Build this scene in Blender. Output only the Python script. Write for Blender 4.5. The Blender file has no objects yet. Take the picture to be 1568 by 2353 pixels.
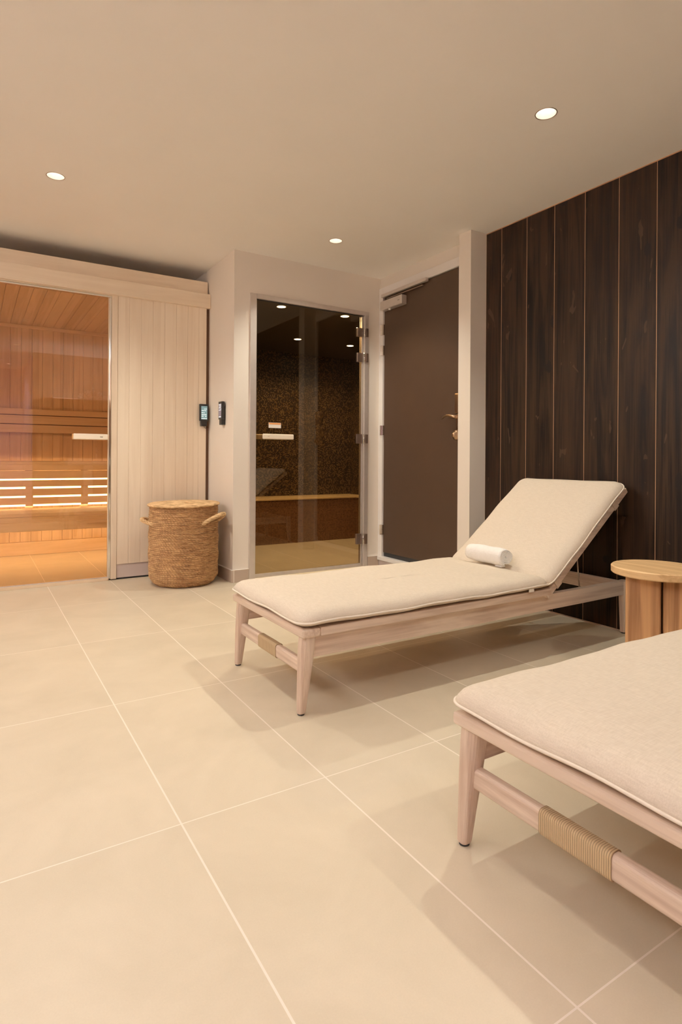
import bpy, bmesh, math, random
from mathutils import Vector, Matrix
random.seed(7)
S = bpy.context.scene
COL = S.collection
PI = math.pi

# ------------------------------------------------------------------ camera, view, world
F_PX, TH, ROLL, EYE = 1354.386, 0.557, math.radians(0.3639), 0.84
cd = bpy.data.cameras.new('camera'); cam = bpy.data.objects.new('camera', cd); COL.objects.link(cam)
cd.sensor_fit = 'HORIZONTAL'; cd.sensor_width = 36; cd.lens = F_PX / 1568 * 36
cd.shift_x = 0; cd.shift_y = -(1176.5 - 1054.272) / 1568
cd.clip_start = 0.02
cam.matrix_world = (Matrix.Translation((0, 0, EYE)) @ Matrix.Rotation(-TH, 4, 'Z') @ Matrix.Rotation(PI/2, 4, 'X') @ Matrix.Rotation(ROLL, 4, 'Z'))
S.camera = cam
S.view_settings.view_transform = 'Standard'; S.view_settings.look = 'None'
S.view_settings.gamma = 1; S.view_settings.exposure = -0.06; S.view_settings.use_curve_mapping = False
S.cycles.max_bounces = 14; S.cycles.diffuse_bounces = 8; S.cycles.transparent_max_bounces = 16; S.cycles.glossy_bounces = 6
S.cycles.sample_clamp_indirect = 4
W = bpy.data.worlds.new('world'); S.world = W; W.use_nodes = True
W.node_tree.nodes['Background'].inputs[0].default_value = (1, .8, .6, 1); W.node_tree.nodes['Background'].inputs[1].default_value = .05

WARM = (1.0, .955, .80); COOL = (.96, .96, 1.0); PINK = (.93, .80, 1.0)
# x, y, power, spot angle (degrees) of every ceiling downlight
DOWN = [(1.97, 1.60, 42, 118), (1.98, 3.26, 42, 124), (0.34, 3.275, 50, 134), (0.42, 1.60, 15, 118), (0.45, 0.05, 11, 118), (2.0, 0.02, 30, 118)]
DOWN_PINK = [(0.31, -1.40, 20, 112), (0.45, -1.75, 26, 112), (-0.75, -1.40, 20, 112), (-0.75, -1.9, 26, 112)]
ADDED_UPLIGHT = 620; ADDED_SHELF_LIGHT = 16  # power of the added lamps that lift the ceiling brightness

# ------------------------------------------------------------------ object helpers
def tag(o, label=None, cat=None, group=None, kind=None):
    if label: o['label'] = label
    if cat: o['category'] = cat
    if group: o['group'] = group
    if kind: o['kind'] = kind
    return o

def thing(name, loc, label=None, cat=None, group=None, kind=None, rz=0):
    o = bpy.data.objects.new(name, None); COL.objects.link(o)
    o.empty_display_size = .05
    o.location = loc; o.rotation_euler = (0, 0, rz)
    return tag(o, label, cat, group, kind)

def origin_of(o):
    v = Vector(o.location)
    while o.parent:
        o = o.parent; v += Vector(o.location)
    return v

def part(name, bm, mat, parent=None, smooth=False, loc=None):
    """links the bmesh (built in world coordinates) as ONE object"""
    base = origin_of(parent) if parent else Vector((0, 0, 0))
    own = Vector(loc) if loc else Vector((0, 0, 0))
    off = own if loc else base
    bmesh.ops.recalc_face_normals(bm, faces=bm.faces[:])
    bmesh.ops.translate(bm, verts=bm.verts[:], vec=-off)
    me = bpy.data.meshes.new(name); bm.to_mesh(me); bm.free()
    if smooth:
        for p in me.polygons: p.use_smooth = True
    me.materials.append(mat)
    o = bpy.data.objects.new(name, me); COL.objects.link(o)
    if parent:
        o.parent = parent
        o.location = (own - base) if loc else (0, 0, 0)
    elif loc: o.location = own
    return o

def struct(name, bm, mat, parent=None, smooth=False):
    o = part(name, bm, mat, parent, smooth)
    if not parent: o['kind'] = 'structure'
    return o

def copy_tree(o, parent=None):
    c = o.copy(); COL.objects.link(c)
    if parent: c.parent = parent
    for ch in [k for k in bpy.data.objects if k.parent == o]:
        copy_tree(ch, c)
    return c

def NB(): return bmesh.new()

def box(bm, a, b, bevel=0, seg=2, M=None):
    x0, y0, z0 = a; x1, y1, z1 = b
    vs = [bm.verts.new(p) for p in ((x0,y0,z0),(x1,y0,z0),(x1,y1,z0),(x0,y1,z0),(x0,y0,z1),(x1,y0,z1),(x1,y1,z1),(x0,y1,z1))]
    fs = [bm.faces.new([vs[i] for i in f]) for f in ((0,3,2,1),(4,5,6,7),(0,1,5,4),(1,2,6,5),(2,3,7,6),(3,0,4,7))]
    geo = vs
    if bevel:
        es = list({e for f in fs for e in f.edges})
        r = bmesh.ops.bevel(bm, geom=es, offset=bevel, segments=seg, profile=.5, affect='EDGES')
        geo = list({v for f in r['faces'] for v in f.verts} | {v for v in vs if v.is_valid})
        seen = set(geo); st = list(geo)
        while st:
            v = st.pop()
            for e in v.link_edges:
                w = e.other_vert(v)
                if w not in seen: seen.add(w); st.append(w)
        geo = list(seen)
    if M is not None: bmesh.ops.transform(bm, matrix=M, verts=geo)
    return geo

def tube(bm, pts, r, n=10, caps=True, closed=False):
    pts = [Vector(p) for p in pts]; rs = r if isinstance(r, (list, tuple)) else [r]*len(pts)
    rings = []; prev = None
    L = len(pts)
    for i, p in enumerate(pts):
        if closed: t = pts[(i+1) % L] - pts[i-1]
        else: t = pts[min(i+1, L-1)] - pts[max(i-1, 0)]
        t.normalize()
        if prev is None:
            u = t.orthogonal().normalized()
        else:
            u = (prev - t*prev.dot(t)).normalized()
        prev = u; v = t.cross(u)
        rings.append([bm.verts.new(p + (u*math.cos(2*PI*k/n) + v*math.sin(2*PI*k/n))*rs[i]) for k in range(n)])
    for i in range(L if closed else L-1):
        A, B = rings[i], rings[(i+1) % L]
        for k in range(n): bm.faces.new((A[k], A[(k+1) % n], B[(k+1) % n], B[k]))
    if caps and not closed:
        bm.faces.new(rings[0][::-1]); bm.faces.new(rings[-1])

def lathe(bm, prof, c, n=48, M=None, cap0=False, cap1=False):
    rings = []
    for r, z in prof:
        rings.append([bm.verts.new((c[0]+r*math.cos(2*PI*k/n), c[1]+r*math.sin(2*PI*k/n), c[2]+z)) for k in range(n)])
    for A, B in zip(rings, rings[1:]):
        for k in range(n): bm.faces.new((A[k], A[(k+1) % n], B[(k+1) % n], B[k]))
    if cap0: bm.faces.new(rings[0][::-1])
    if cap1: bm.faces.new(rings[-1])
    vs = [v for R in rings for v in R]
    if M is not None: bmesh.ops.transform(bm, matrix=M, verts=vs)
    return vs

def prism(bm, poly, axis, a, b):
    """extrude a 2D polygon along an axis: axis 'y' -> poly in (x,z)"""
    def P(p, t): return {'y': (p[0], t, p[1]), 'x': (t, p[0], p[1]), 'z': (p[0], p[1], t)}[axis]
    A = [bm.verts.new(P(p, a)) for p in poly]; B = [bm.verts.new(P(p, b)) for p in poly]
    n = len(poly)
    for i in range(n): bm.faces.new((A[i], A[(i+1) % n], B[(i+1) % n], B[i]))
    bm.faces.new(A[::-1]); bm.faces.new(B)

def rrect(x0, y0, x1, y1, r, seg=8, per=16):
    """points of a rounded rectangle, always the same count"""
    r = max(r, 1e-4); out = []
    cs = [(x1-r, y0+r, -90), (x1-r, y1-r, 0), (x0+r, y1-r, 90), (x0+r, y0+r, 180)]
    for i, (cx, cy, a0) in enumerate(cs):
        arc = [(cx+r*math.cos(math.radians(a0+90*k/seg)), cy+r*math.sin(math.radians(a0+90*k/seg))) for k in range(seg+1)]
        out += arc
        nx = cs[(i+1) % 4]; q = (nx[0]+r*math.cos(math.radians(nx[2])), nx[1]+r*math.sin(math.radians(nx[2])))
        p = arc[-1]
        for k in range(1, per): out.append((p[0]+(q[0]-p[0])*k/per, p[1]+(q[1]-p[1])*k/per))
    return out

# ------------------------------------------------------------------ materials
def mat(name):
    m = bpy.data.materials.new(name); m.use_nodes = True
    nt = m.node_tree; return m, nt, nt.nodes['Principled BSDF']

def N(nt, t, **kw):
    n = nt.nodes.new(t)
    for k, v in kw.items():
        if k.startswith('i_'): n.inputs[k[2:].replace('_', ' ')].default_value = v
        else: setattr(n, k, v)
    return n

def math_(nt, op, a, b=None, c=None):
    n = nt.nodes.new('ShaderNodeMath'); n.operation = op
    for i, v in enumerate((a, b, c)):
        if v is None: continue
        if isinstance(v, (int, float)): n.inputs[i].default_value = v
        else: nt.links.new(v, n.inputs[i])
    return n.outputs[0]

def mixc(nt, f, a, b, blend='MIX'):
    n = nt.nodes.new('ShaderNodeMix'); n.data_type = 'RGBA'; n.blend_type = blend
    for s, v in ((n.inputs[0], f), (n.inputs[6], a), (n.inputs[7], b)):
        if isinstance(v, (int, float)): s.default_value = v
        elif isinstance(v, tuple): s.default_value = (*v, 1) if len(v) == 3 else v
        else: nt.links.new(v, s)
    return n.outputs[2]

def objco(nt):
    tc = nt.nodes.new('ShaderNodeTexCoord'); return tc.outputs['Object']

def mapping(nt, vec, scale=(1,1,1), loc=(0,0,0)):
    m = nt.nodes.new('ShaderNodeMapping'); m.inputs['Scale'].default_value = scale; m.inputs['Location'].default_value = loc
    nt.links.new(vec, m.inputs[0]); return m.outputs[0]

def noise(nt, vec, scale, detail=3, rough=.5, dist=0):
    n = nt.nodes.new('ShaderNodeTexNoise'); n.inputs['Scale'].default_value = scale; n.inputs['Detail'].default_value = detail
    n.inputs['Roughness'].default_value = rough; n.inputs['Distortion'].default_value = dist
    nt.links.new(vec, n.inputs['Vector']); return n.outputs['Fac']

def ramp(nt, f, stops):
    n = nt.nodes.new('ShaderNodeValToRGB'); e = n.color_ramp.elements
    while len(e) < len(stops): e.new(.5)
    for el, (p, c) in zip(e, stops): el.position = p; el.color = (*c, 1)
    nt.links.new(f, n.inputs[0]); return n.outputs[0]

def bump(nt, h, strength, dist, bs):
    b = nt.nodes.new('ShaderNodeBump'); b.inputs['Strength'].default_value = strength; b.inputs['Distance'].default_value = dist
    nt.links.new(h, b.inputs['Height']); nt.links.new(b.outputs[0], bs.inputs['Normal'])

def plain(name, col, rough=.6, metal=0, spec=.5, var=.04, scale=6, bmp=0):
    m, nt, bs = mat(name)
    f = noise(nt, objco(nt), scale, 4)
    a = tuple(c*(1-var) for c in col); b = tuple(min(1, c*(1+var)) for c in col)
    nt.links.new(ramp(nt, f, [(.3, a), (.7, b)]), bs.inputs['Base Color'])
    bs.inputs['Roughness'].default_value = rough; bs.inputs['Metallic'].default_value = metal
    bs.inputs['Specular IOR Level'].default_value = spec
    if bmp: bump(nt, noise(nt, objco(nt), 180, 3), bmp, .002, bs)
    return m

def emit(name, col, s):
    m, nt, bs = mat(name)
    bs.inputs['Base Color'].default_value = (*col, 1)
    bs.inputs['Emission Color'].default_value = (*col, 1); bs.inputs['Emission Strength'].default_value = s
    return m

def wood(name, c1, c2, axis='x', rough=.5, knots=0, fine=1.0, spec=.35, boards=None, tight=0):
    """grain runs along axis"""
    m, nt, bs = mat(name); oc = objco(nt)
    sc = {'x': (.7, 9, 9), 'y': (9, .7, 9), 'z': (9, 9, .7)}[axis]
    sf = {'x': (2.2, 90, 90), 'y': (90, 2.2, 90), 'z': (90, 90, 2.2)}[axis]
    vec = mapping(nt, oc, sc)
    if boards:
        ax, pitch, off = boards
        sx = nt.nodes.new('ShaderNodeSeparateXYZ'); nt.links.new(oc, sx.inputs[0])
        idx = math_(nt, 'FLOOR', math_(nt, 'DIVIDE', math_(nt, 'SUBTRACT', sx.outputs['XYZ'.index(ax.upper())], off), pitch))
        wn = nt.nodes.new('ShaderNodeTexWhiteNoise'); wn.noise_dimensions = '1D'; nt.links.new(idx, wn.inputs['W'])
        va = nt.nodes.new('ShaderNodeVectorMath'); va.operation = 'MULTIPLY_ADD'
        nt.links.new(wn.outputs['Color'], va.inputs[0]); va.inputs[1].default_value = (31, 31, 31); nt.links.new(vec, va.inputs[2])
        vec = va.outputs[0]; bv = wn.outputs['Value']
    g = noise(nt, vec, 1.3, 4, .55, 1.6)
    f = noise(nt, mapping(nt, oc, sf), 1.0*fine, 3, .6)
    t = math_(nt, 'ADD', math_(nt, 'MULTIPLY', g, .7), math_(nt, 'MULTIPLY', f, .3))
    if boards: t = math_(nt, 'ADD', t, math_(nt, 'MULTIPLY', math_(nt, 'SUBTRACT', bv, .5), .28))
    col = ramp(nt, t, [(.33+tight, c2), (.62-tight, c1)])
    if knots:
        v = nt.nodes.new('ShaderNodeTexVoronoi'); v.inputs['Scale'].default_value = knots
        ks = {'x': (.45, 1, 1), 'y': (1, .45, 1), 'z': (1, 1, .45)}[axis]
        nt.links.new(mapping(nt, oc, ks, (.37, .21, .13)), v.inputs['Vector'])
        k = math_(nt, 'LESS_THAN', math_(nt, 'ADD', v.outputs['Distance'], math_(nt, 'MULTIPLY', g, .12)), .17)
        col = mixc(nt, math_(nt, 'MULTIPLY', k, .6), col, tuple(c*.42 for c in c2))
    nt.links.new(col, bs.inputs['Base Color'])
    bs.inputs['Roughness'].default_value = rough; bs.inputs['Specular IOR Level'].default_value = spec
    bump(nt, f, .12, .002, bs)
    return m

def glass(name, tint, strength=1.0, rmin=.055):
    m = bpy.data.materials.new(name); m.use_nodes = True; nt = m.node_tree; nt.nodes.clear()
    out = nt.nodes.new('ShaderNodeOutputMaterial'); tr = nt.nodes.new('ShaderNodeBsdfTransparent'); gl = nt.nodes.new('ShaderNodeBsdfGlossy')
    tr.inputs[0].default_value = (*tint, 1); gl.inputs['Roughness'].default_value = .006; gl.inputs['Color'].default_value = (.95, .95, .95, 1)
    lw = nt.nodes.new('ShaderNodeLayerWeight'); lw.inputs['Blend'].default_value = .5
    p = math_(nt, 'POWER', lw.outputs['Facing'], 5)
    f = math_(nt, 'ADD', math_(nt, 'MULTIPLY', p, .9), rmin)
    mx = nt.nodes.new('ShaderNodeMixShader'); nt.links.new(f, mx.inputs[0]); nt.links.new(tr.outputs[0], mx.inputs[1]); nt.links.new(gl.outputs[0], mx.inputs[2])
    nt.links.new(mx.outputs[0], out.inputs[0]); return m

M = {}
M['paint'] = plain('ceiling_paint', (.92, .905, .885), .85, var=.012, scale=2)
M['wall'] = plain('wall_paint', (.83, .77, .70), .8, var=.012, scale=3, bmp=.05)
M['wall_dark'] = plain('dark_stained_wall', (.30, .25, .21), .6, var=.05)
M['wall_brown'] = plain('brown_wall', (.36, .25, .17), .6, var=.05)
M['lilac'] = plain('lilac_plaster', (.80, .66, .78), .7, var=.01)
M['whiteframe'] = plain('white_lacquer', (.88, .85, .83), .4, var=.01)
M['alu'] = plain('brushed_aluminium', (.72, .66, .62), .38, .55, var=.03, scale=30)
M['steel'] = plain('satin_steel', (.62, .55, .49), .25, 1, var=.03)
M['hinge'] = plain('bronze_hinge_metal', (.40, .31, .26), .3, .85, var=.05)
M['chrome'] = plain('chrome', (.86, .83, .80), .08, 1, var=.01)
M['bronze'] = plain('aged_brass', (.52, .36, .24), .28, 1, var=.06)
M['black'] = plain('black_plastic', (.012, .011, .010), .35, var=.1)
M['rubber'] = plain('black_rubber', (.02, .018, .016), .7)
M['darkgap'] = plain('dark_joint', (.10, .045, .02), .8)  # dark wall joint; also painted shade between the sauna backrest slats
M['plinth'] = plain('plinth_grey', (.62, .53, .50), .5, var=.02)
M['skirt'] = plain('skirting_tile', (.52, .42, .34), .5, var=.05, scale=8)
M['towel'] = plain('white_terry', (.93, .92, .91), .95, var=.02, scale=60, bmp=1.0)
M['strap'] = plain('beige_webbing', (.66, .53, .42), .9, var=.05, scale=80)
M['piping'] = plain('cream_piping', (.86, .78, .68), .85, var=.03, scale=60)
M['handle_cream'] = plain('cream_handle', (.90, .80, .66), .45, var=.015)
M['paper'] = plain('sticker_white', (.9, .86, .8), .6, var=.01)
M['orange'] = plain('sticker_orange', (.85, .36, .10), .6, var=.02)
M['ceramic'] = plain('white_ceramic', (.88, .86, .84), .15, var=.01)
M['cabinet'] = wood('rear_cabinet_oak', (.42, .24, .12), (.30, .16, .08), 'x', .5)
M['dried'] = plain('dried_flower_cream', (.85, .78, .68), .9, var=.15, scale=30)
M['teak'] = wood('bleached_teak_x', (.78, .645, .53), (.54, .40, .31), 'x', .5, tight=.06)
M['teak_y'] = wood('bleached_teak_y', (.78, .645, .53), (.54, .40, .31), 'y', .5, tight=.06)
M['teak_z'] = wood('bleached_teak_z', (.78, .645, .53), (.54, .40, .31), 'z', .5, tight=.06)
M['stooltop'] = wood('pine_top', (.80, .56, .30), (.55, .33, .15), 'y', .55, knots=5, tight=.05)
M['stool'] = wood('pine_post', (.60, .34, .16), (.30, .145, .06), 'z', .6, knots=6, fine=.6, tight=.07)
M['aspen_panel'] = wood('aspen_panel', (.84, .73, .59), (.77, .65, .51), 'z', .55, boards=('x', .0815, .010), fine=.5)
M['aspen_x'] = wood('aspen_board', (.83, .71, .56), (.75, .62, .47), 'x', .55, fine=.5)
M['aspen_z'] = wood('aspen_post', (.82, .70, .55), (.74, .61, .47), 'z', .55, fine=.5)
M['sauna_wall'] = wood('sauna_lining', (.80, .63, .45), (.66, .49, .32), 'z', .6, boards=('x', .0815, .010), fine=.5)
M['sauna_ceil'] = wood('sauna_ceiling_lining', (.80, .63, .45), (.66, .49, .32), 'y', .6, boards=('x', .0815, .007), fine=.5)
M['sauna_bench'] = wood('sauna_bench_aspen', (.86, .70, .52), (.74, .57, .39), 'x', .55, fine=.5)
M['bulb'] = emit('lamp_glow', (1, .90, .76), 9)
M['bulb_pink'] = emit('lamp_glow_pink', (1, .72, .85), 30)
M['reflector'] = plain('downlight_reflector', (.92, .88, .82), .5)
M['led'] = emit('led_strip_glow', (1, .80, .50), 7)
M['led_hidden'] = emit('led_profile_glow', (1, .78, .45), 5)
M['steam_bulb'] = emit('steam_lamp_glow', (1, .86, .70), 40)
M['glass'] = glass('bronze_sauna_glass', (.94, .85, .72), rmin=.065)
M['glass_dark'] = glass('bronze_steam_glass', (.66, .58, .45), rmin=.045)
M['winglass'] = glass('clear_window_glass', (.97, .97, .97))
M['pane'] = emit('frosted_daylight_pane', (1, .86, .82), 1.2)  # glowing face of the added uplighters and shelf lights, no daylight behind it

def floor_material():
    m, nt, bs = mat('floor_tile'); oc = objco(nt)
    sx = nt.nodes.new('ShaderNodeSeparateXYZ'); nt.links.new(oc, sx.inputs[0])
    s, x0, y0 = .3825, .4084, .5735
    dx = math_(nt, 'PINGPONG', math_(nt, 'SUBTRACT', sx.outputs[0], x0 - 40*s), s/2)
    dy = math_(nt, 'PINGPONG', math_(nt, 'SUBTRACT', sx.outputs[1], y0 - 40*s), s)
    gx = math_(nt, 'LESS_THAN', dx, .0021); gy = math_(nt, 'LESS_THAN', dy, .0016)
    g = math_(nt, 'MAXIMUM', gx, gy)
    ix = math_(nt, 'FLOOR', math_(nt, 'DIVIDE', math_(nt, 'SUBTRACT', sx.outputs[0], x0), s))
    iy = math_(nt, 'FLOOR', math_(nt, 'DIVIDE', math_(nt, 'SUBTRACT', sx.outputs[1], y0), 2*s))
    cb = nt.nodes.new('ShaderNodeCombineXYZ'); nt.links.new(ix, cb.inputs[0]); nt.links.new(iy, cb.inputs[1])
    wn = nt.nodes.new('ShaderNodeTexWhiteNoise'); wn.noise_dimensions = '3D'; nt.links.new(cb.outputs[0], wn.inputs['Vector'])
    va = nt.nodes.new('ShaderNodeVectorMath'); va.operation = 'MULTIPLY_ADD'; nt.links.new(wn.outputs['Color'], va.inputs[0]); va.inputs[1].default_value = (9, 9, 9); nt.links.new(oc, va.inputs[2])
    n1 = noise(nt, va.outputs[0], 3.2, 5, .6, .4); n2 = noise(nt, oc, 300, 2, .5)
    t = math_(nt, 'ADD', math_(nt, 'MULTIPLY', n1, .8), math_(nt, 'MULTIPLY', n2, .2))
    tile = ramp(nt, t, [(.3, (.62, .545, .415)), (.72, (.735, .65, .51))])
    nt.links.new(mixc(nt, g, tile, (.90, .82, .72)), bs.inputs['Base Color'])
    bs.inputs['Roughness'].default_value = .42; bs.inputs['Specular IOR Level'].default_value = .4
    h = math_(nt, 'SUBTRACT', math_(nt, 'MULTIPLY', n2, .1), g)
    bump(nt, h, .15, .002, bs)
    return m
M['floor'] = floor_material()

def mosaic(name, size, cols, grout, regular=0):
    m, nt, bs = mat(name); oc = objco(nt)
    sx = nt.nodes.new('ShaderNodeSeparateXYZ'); nt.links.new(oc, sx.inputs[0])
    u = math_(nt, 'ADD', math_(nt, 'ADD', sx.outputs[0], sx.outputs[1]), 50); v = math_(nt, 'ADD', sx.outputs[2], 50)
    cb = nt.nodes.new('ShaderNodeCombineXYZ')
    nt.links.new(math_(nt, 'FLOOR', math_(nt, 'DIVIDE', u, size)), cb.inputs[0]); nt.links.new(math_(nt, 'FLOOR', math_(nt, 'DIVIDE', v, size)), cb.inputs[1])
    wn = nt.nodes.new('ShaderNodeTexWhiteNoise'); wn.noise_dimensions = '2D'; nt.links.new(cb.outputs[0], wn.inputs['Vector'])
    r = nt.nodes.new('ShaderNodeValToRGB'); r.color_ramp.interpolation = 'CONSTANT'; e = r.color_ramp.elements
    while len(e) < len(cols): e.new(.5)
    for i, c in enumerate(cols): e[i].position = i/len(cols); e[i].color = (*c, 1)
    nt.links.new(wn.outputs['Value'], r.inputs[0])
    du = math_(nt, 'PINGPONG', u, size/2); dv = math_(nt, 'PINGPONG', v, size/2)
    g = math_(nt, 'LESS_THAN', math_(nt, 'MINIMUM', du, dv), size*.09)
    nt.links.new(mixc(nt, g, r.outputs[0], grout), bs.inputs['Base Color'])
    bs.inputs['Roughness'].default_value = .3
    return m
M['mosaic'] = mosaic('steam_mosaic', .0115, [(.05,.032,.02),(.20,.13,.07),(.03,.02,.012),(.11,.065,.035),(.26,.18,.10),(.04,.026,.018),(.15,.095,.05),(.022,.016,.011)], (.045,.03,.018))
M['mosaic_red'] = mosaic('bench_mosaic', .0125, [(.26,.13,.065),(.32,.17,.085),(.20,.10,.05),(.29,.15,.08)], (.08,.04,.02))
M['steam_dark'] = plain('steam_ceiling_dark', (.05, .035, .025), .5, var=.1)
M['gold'] = plain('bench_edge_stone', (.80, .60, .34), .35, var=.1)  # pale gold puts the light on the bench top into its colour

def black_plank():
    m, nt, bs = mat('black_stained_plank'); oc = objco(nt)
    sx = nt.nodes.new('ShaderNodeSeparateXYZ'); nt.links.new(oc, sx.inputs[0])
    idx = math_(nt, 'FLOOR', math_(nt, 'DIVIDE', math_(nt, 'SUBTRACT', sx.outputs[1], 1.565), .1918))
    wn = nt.nodes.new('ShaderNodeTexWhiteNoise'); wn.noise_dimensions = '1D'; nt.links.new(idx, wn.inputs['W'])
    def shifted(vec, k):
        va = nt.nodes.new('ShaderNodeVectorMath'); va.operation = 'MULTIPLY_ADD'; nt.links.new(wn.outputs['Color'], va.inputs[0])
        va.inputs[1].default_value = (k, k, k); nt.links.new(vec, va.inputs[2]); return va.outputs[0]
    g = noise(nt, shifted(mapping(nt, oc, (8, 8, .6)), 23), 1.3, 4, .6, 2.2)
    f = noise(nt, shifted(mapping(nt, oc, (130, 130, 2.5)), 11), 1.0, 3, .6)
    t = math_(nt, 'ADD', math_(nt, 'MULTIPLY', g, .6), math_(nt, 'MULTIPLY', f, .4))
    col = ramp(nt, t, [(.40, (.005, .0026, .0015)), (.57, (.027, .0138, .007))])
    v = nt.nodes.new('ShaderNodeTexVoronoi'); v.inputs['Scale'].default_value = 5.2
    nt.links.new(shifted(mapping(nt, oc, (1.0, 1.0, .62)), 7), v.inputs['Vector'])
    dd = math_(nt, 'ADD', v.outputs['Distance'], math_(nt, 'MULTIPLY', math_(nt, 'SUBTRACT', g, .5), .25))
    k = math_(nt, 'LESS_THAN', dd, .12)
    col = mixc(nt, math_(nt, 'MULTIPLY', k, .85), col, (.008, .005, .004))
    sc = noise(nt, mapping(nt, oc, (1, 9, 4), (2, 3, 1)), 2.0, 2, .5, .5)
    s2 = math_(nt, 'GREATER_THAN', sc, .69)
    col = mixc(nt, math_(nt, 'MULTIPLY', s2, .3), col, (.11, .065, .038))
    nt.links.new(col, bs.inputs['Base Color'])
    bs.inputs['Roughness'].default_value = .45; bs.inputs['Specular IOR Level'].default_value = .12
    bump(nt, math_(nt, 'SUBTRACT', f, k), .2, .002, bs)
    return m
M['plank'] = black_plank()
M['plank_joint'] = plain('bare_wood_joint', (.42, .24, .13), .7)
M['doorleaf'] = plain('dark_brown_door', (.066, .038, .022), .5, spec=.22, var=.03)

def fabric():
    m, nt, bs = mat('sand_linen'); oc = objco(nt)
    a = noise(nt, mapping(nt, oc, (40, 420, 420)), 1, 2); b = noise(nt, mapping(nt, oc, (420, 40, 420)), 1, 2)
    w = math_(nt, 'MULTIPLY', math_(nt, 'ADD', a, b), .5)
    nt.links.new(ramp(nt, w, [(.35, (.66, .575, .475)), (.65, (.75, .665, .56))]), bs.inputs['Base Color'])
    bs.inputs['Roughness'].default_value = .95; bs.inputs['Specular IOR Level'].default_value = .15
    bump(nt, math_(nt, 'ADD', w, math_(nt, 'MULTIPLY', noise(nt, oc, 9, 2), 2)), .12, .003, bs)
    return m
M['fabric'] = fabric()

def cord():
    m, nt, bs = mat('paper_cord'); oc = objco(nt)
    sx = nt.nodes.new('ShaderNodeSeparateXYZ'); nt.links.new(oc, sx.inputs[0])
    p = math_(nt, 'PINGPONG', math_(nt, 'ADD', sx.outputs[1], 5), .0022)
    q = math_(nt, 'DIVIDE', p, .0022)
    nt.links.new(ramp(nt, q, [(.0, (.22, .15, .08)), (.5, (.52, .38, .22)), (1, (.60, .45, .27))]), bs.inputs['Base Color'])
    bs.inputs['Roughness'].default_value = .85; bump(nt, q, .6, .002, bs); return m
M['cord'] = cord()

def straw(name, dark=(.30, .155, .065), light=(.62, .39, .19)):
    m, nt, bs = mat(name); oc = objco(nt)
    n1 = noise(nt, mapping(nt, oc, (22, 22, 85)), 1, 3, .6); n2 = noise(nt, oc, 9, 3)
    t = math_(nt, 'ADD', math_(nt, 'MULTIPLY', n1, .75), math_(nt, 'MULTIPLY', n2, .25))
    nt.links.new(ramp(nt, t, [(.34, dark), (.62, light)]), bs.inputs['Base Color'])
    bs.inputs['Roughness'].default_value = .7; bs.inputs['Specular IOR Level'].default_value = .3
    bump(nt, n1, .25, .002, bs); return m
M['straw'] = straw('seagrass_rope')
M['straw_light'] = straw('seagrass_lid', (.42, .25, .12), (.82, .58, .32))

# ------------------------------------------------------------------ the setting
CE, YS, YW, XC, XD, XB = 2.25, 4.247, 3.764, 1.486, 2.698, 2.711
XL, YR, YR2, YE, XE = -1.8, -.42, -2.35, 5.80, 3.70

b = NB(); box(b, (XL-.1, YR2-.1, -.12), (XE+.1, YE+.1, 0)); struct('floor', b, M['floor'])

HR = .042
allc = [(x, y) for x, y, *_ in DOWN + DOWN_PINK]
b = NB()
outer = [b.verts.new((x, y, CE)) for x, y in ((XL-.1, YR2-.1), (XE+.1, YR2-.1), (XE+.1, YE+.1), (XL-.1, YE+.1))]
es = [b.edges.new((outer[i], outer[(i+1) % 4])) for i in range(4)]
rims = []
for x, y in allc:
    c = [b.verts.new((x+HR*math.cos(2*PI*k/40), y+HR*math.sin(2*PI*k/40), CE)) for k in range(40)]
    es += [b.edges.new((c[k], c[(k+1) % 40])) for k in range(40)]; rims.append(c)
bmesh.ops.triangle_fill(b, use_beauty=True, edges=es)
struct('ceiling', b, M['paint'])

b = NB()                                                   # wall with the steam room door
box(b, (XC, YW, 0), (1.601, YW+.09, CE)); box(b, (1.601, YW, 1.974), (2.58, YW+.09, CE)); box(b, (2.58, YW, 0), (XD, YW+.09, CE))
box(b, (XC, YW+.09, 0), (XC+.07, YE, CE))
box(b, (XD, YW, 0), (XD+.09, YW+.09, CE))
struct('wall_back', b, M['wall'])
b = NB()                                                   # wall with the dark door
box(b, (XD, 2.755, 2.17), (XD+.1, YW, CE)); box(b, (XD, 2.70, 0), (XD+.1, 2.79, 2.17))
struct('wall_door', b, M['wall'])
b = NB(); box(b, (2.58, 2.65, 0), (XB+.04, 2.755, CE)); struct('wall_pier', b, M['wall'])
b = NB(); box(b, (XL-.1, YR2, 0), (XL, YE, CE)); struct('wall_left', b, M['wall_dark'])
b = NB(); box(b, (.67, YR-.1, 0), (XB, YR, CE)); struct('wall_rear', b, M['wall_brown'])
b = NB(); box(b, (.67, YR2, 0), (.77, YR-.1, CE)); struct('wall_side_room', b, M['lilac'])
b = NB(); box(b, (XL-.1, YR2-.1, 0), (.77, YR2, CE)); struct('wall_side_room_end', b, M['lilac'])
b = NB(); box(b, (XL, YE, 0), (XE+.1, YE+.1, CE)); struct('wall_far', b, M['wall'])

# black plank wall on the right
b = NB(); box(b, (XB+.0015, YR-.1, 0), (XB+.05, 2.66, CE)); wr = struct('wall_right', b, M['plank_joint'])
b = NB(); y = 1.565 + .1918*6; PY = []
while y > YR - .1:
    y0, y1 = y - .1918, min(y, 2.65)
    if y0 < 2.64: box(b, (XB, y0+.0016, .004), (XB+.016, y1-.0016, CE-.006), .0012, 1)
    y -= .1918
part('planks', b, M['plank'], wr)
b = NB(); box(b, (XB-.004, YR, 0), (XB, 2.65, .006)); struct('trim_1', b, M['skirt'])

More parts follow.
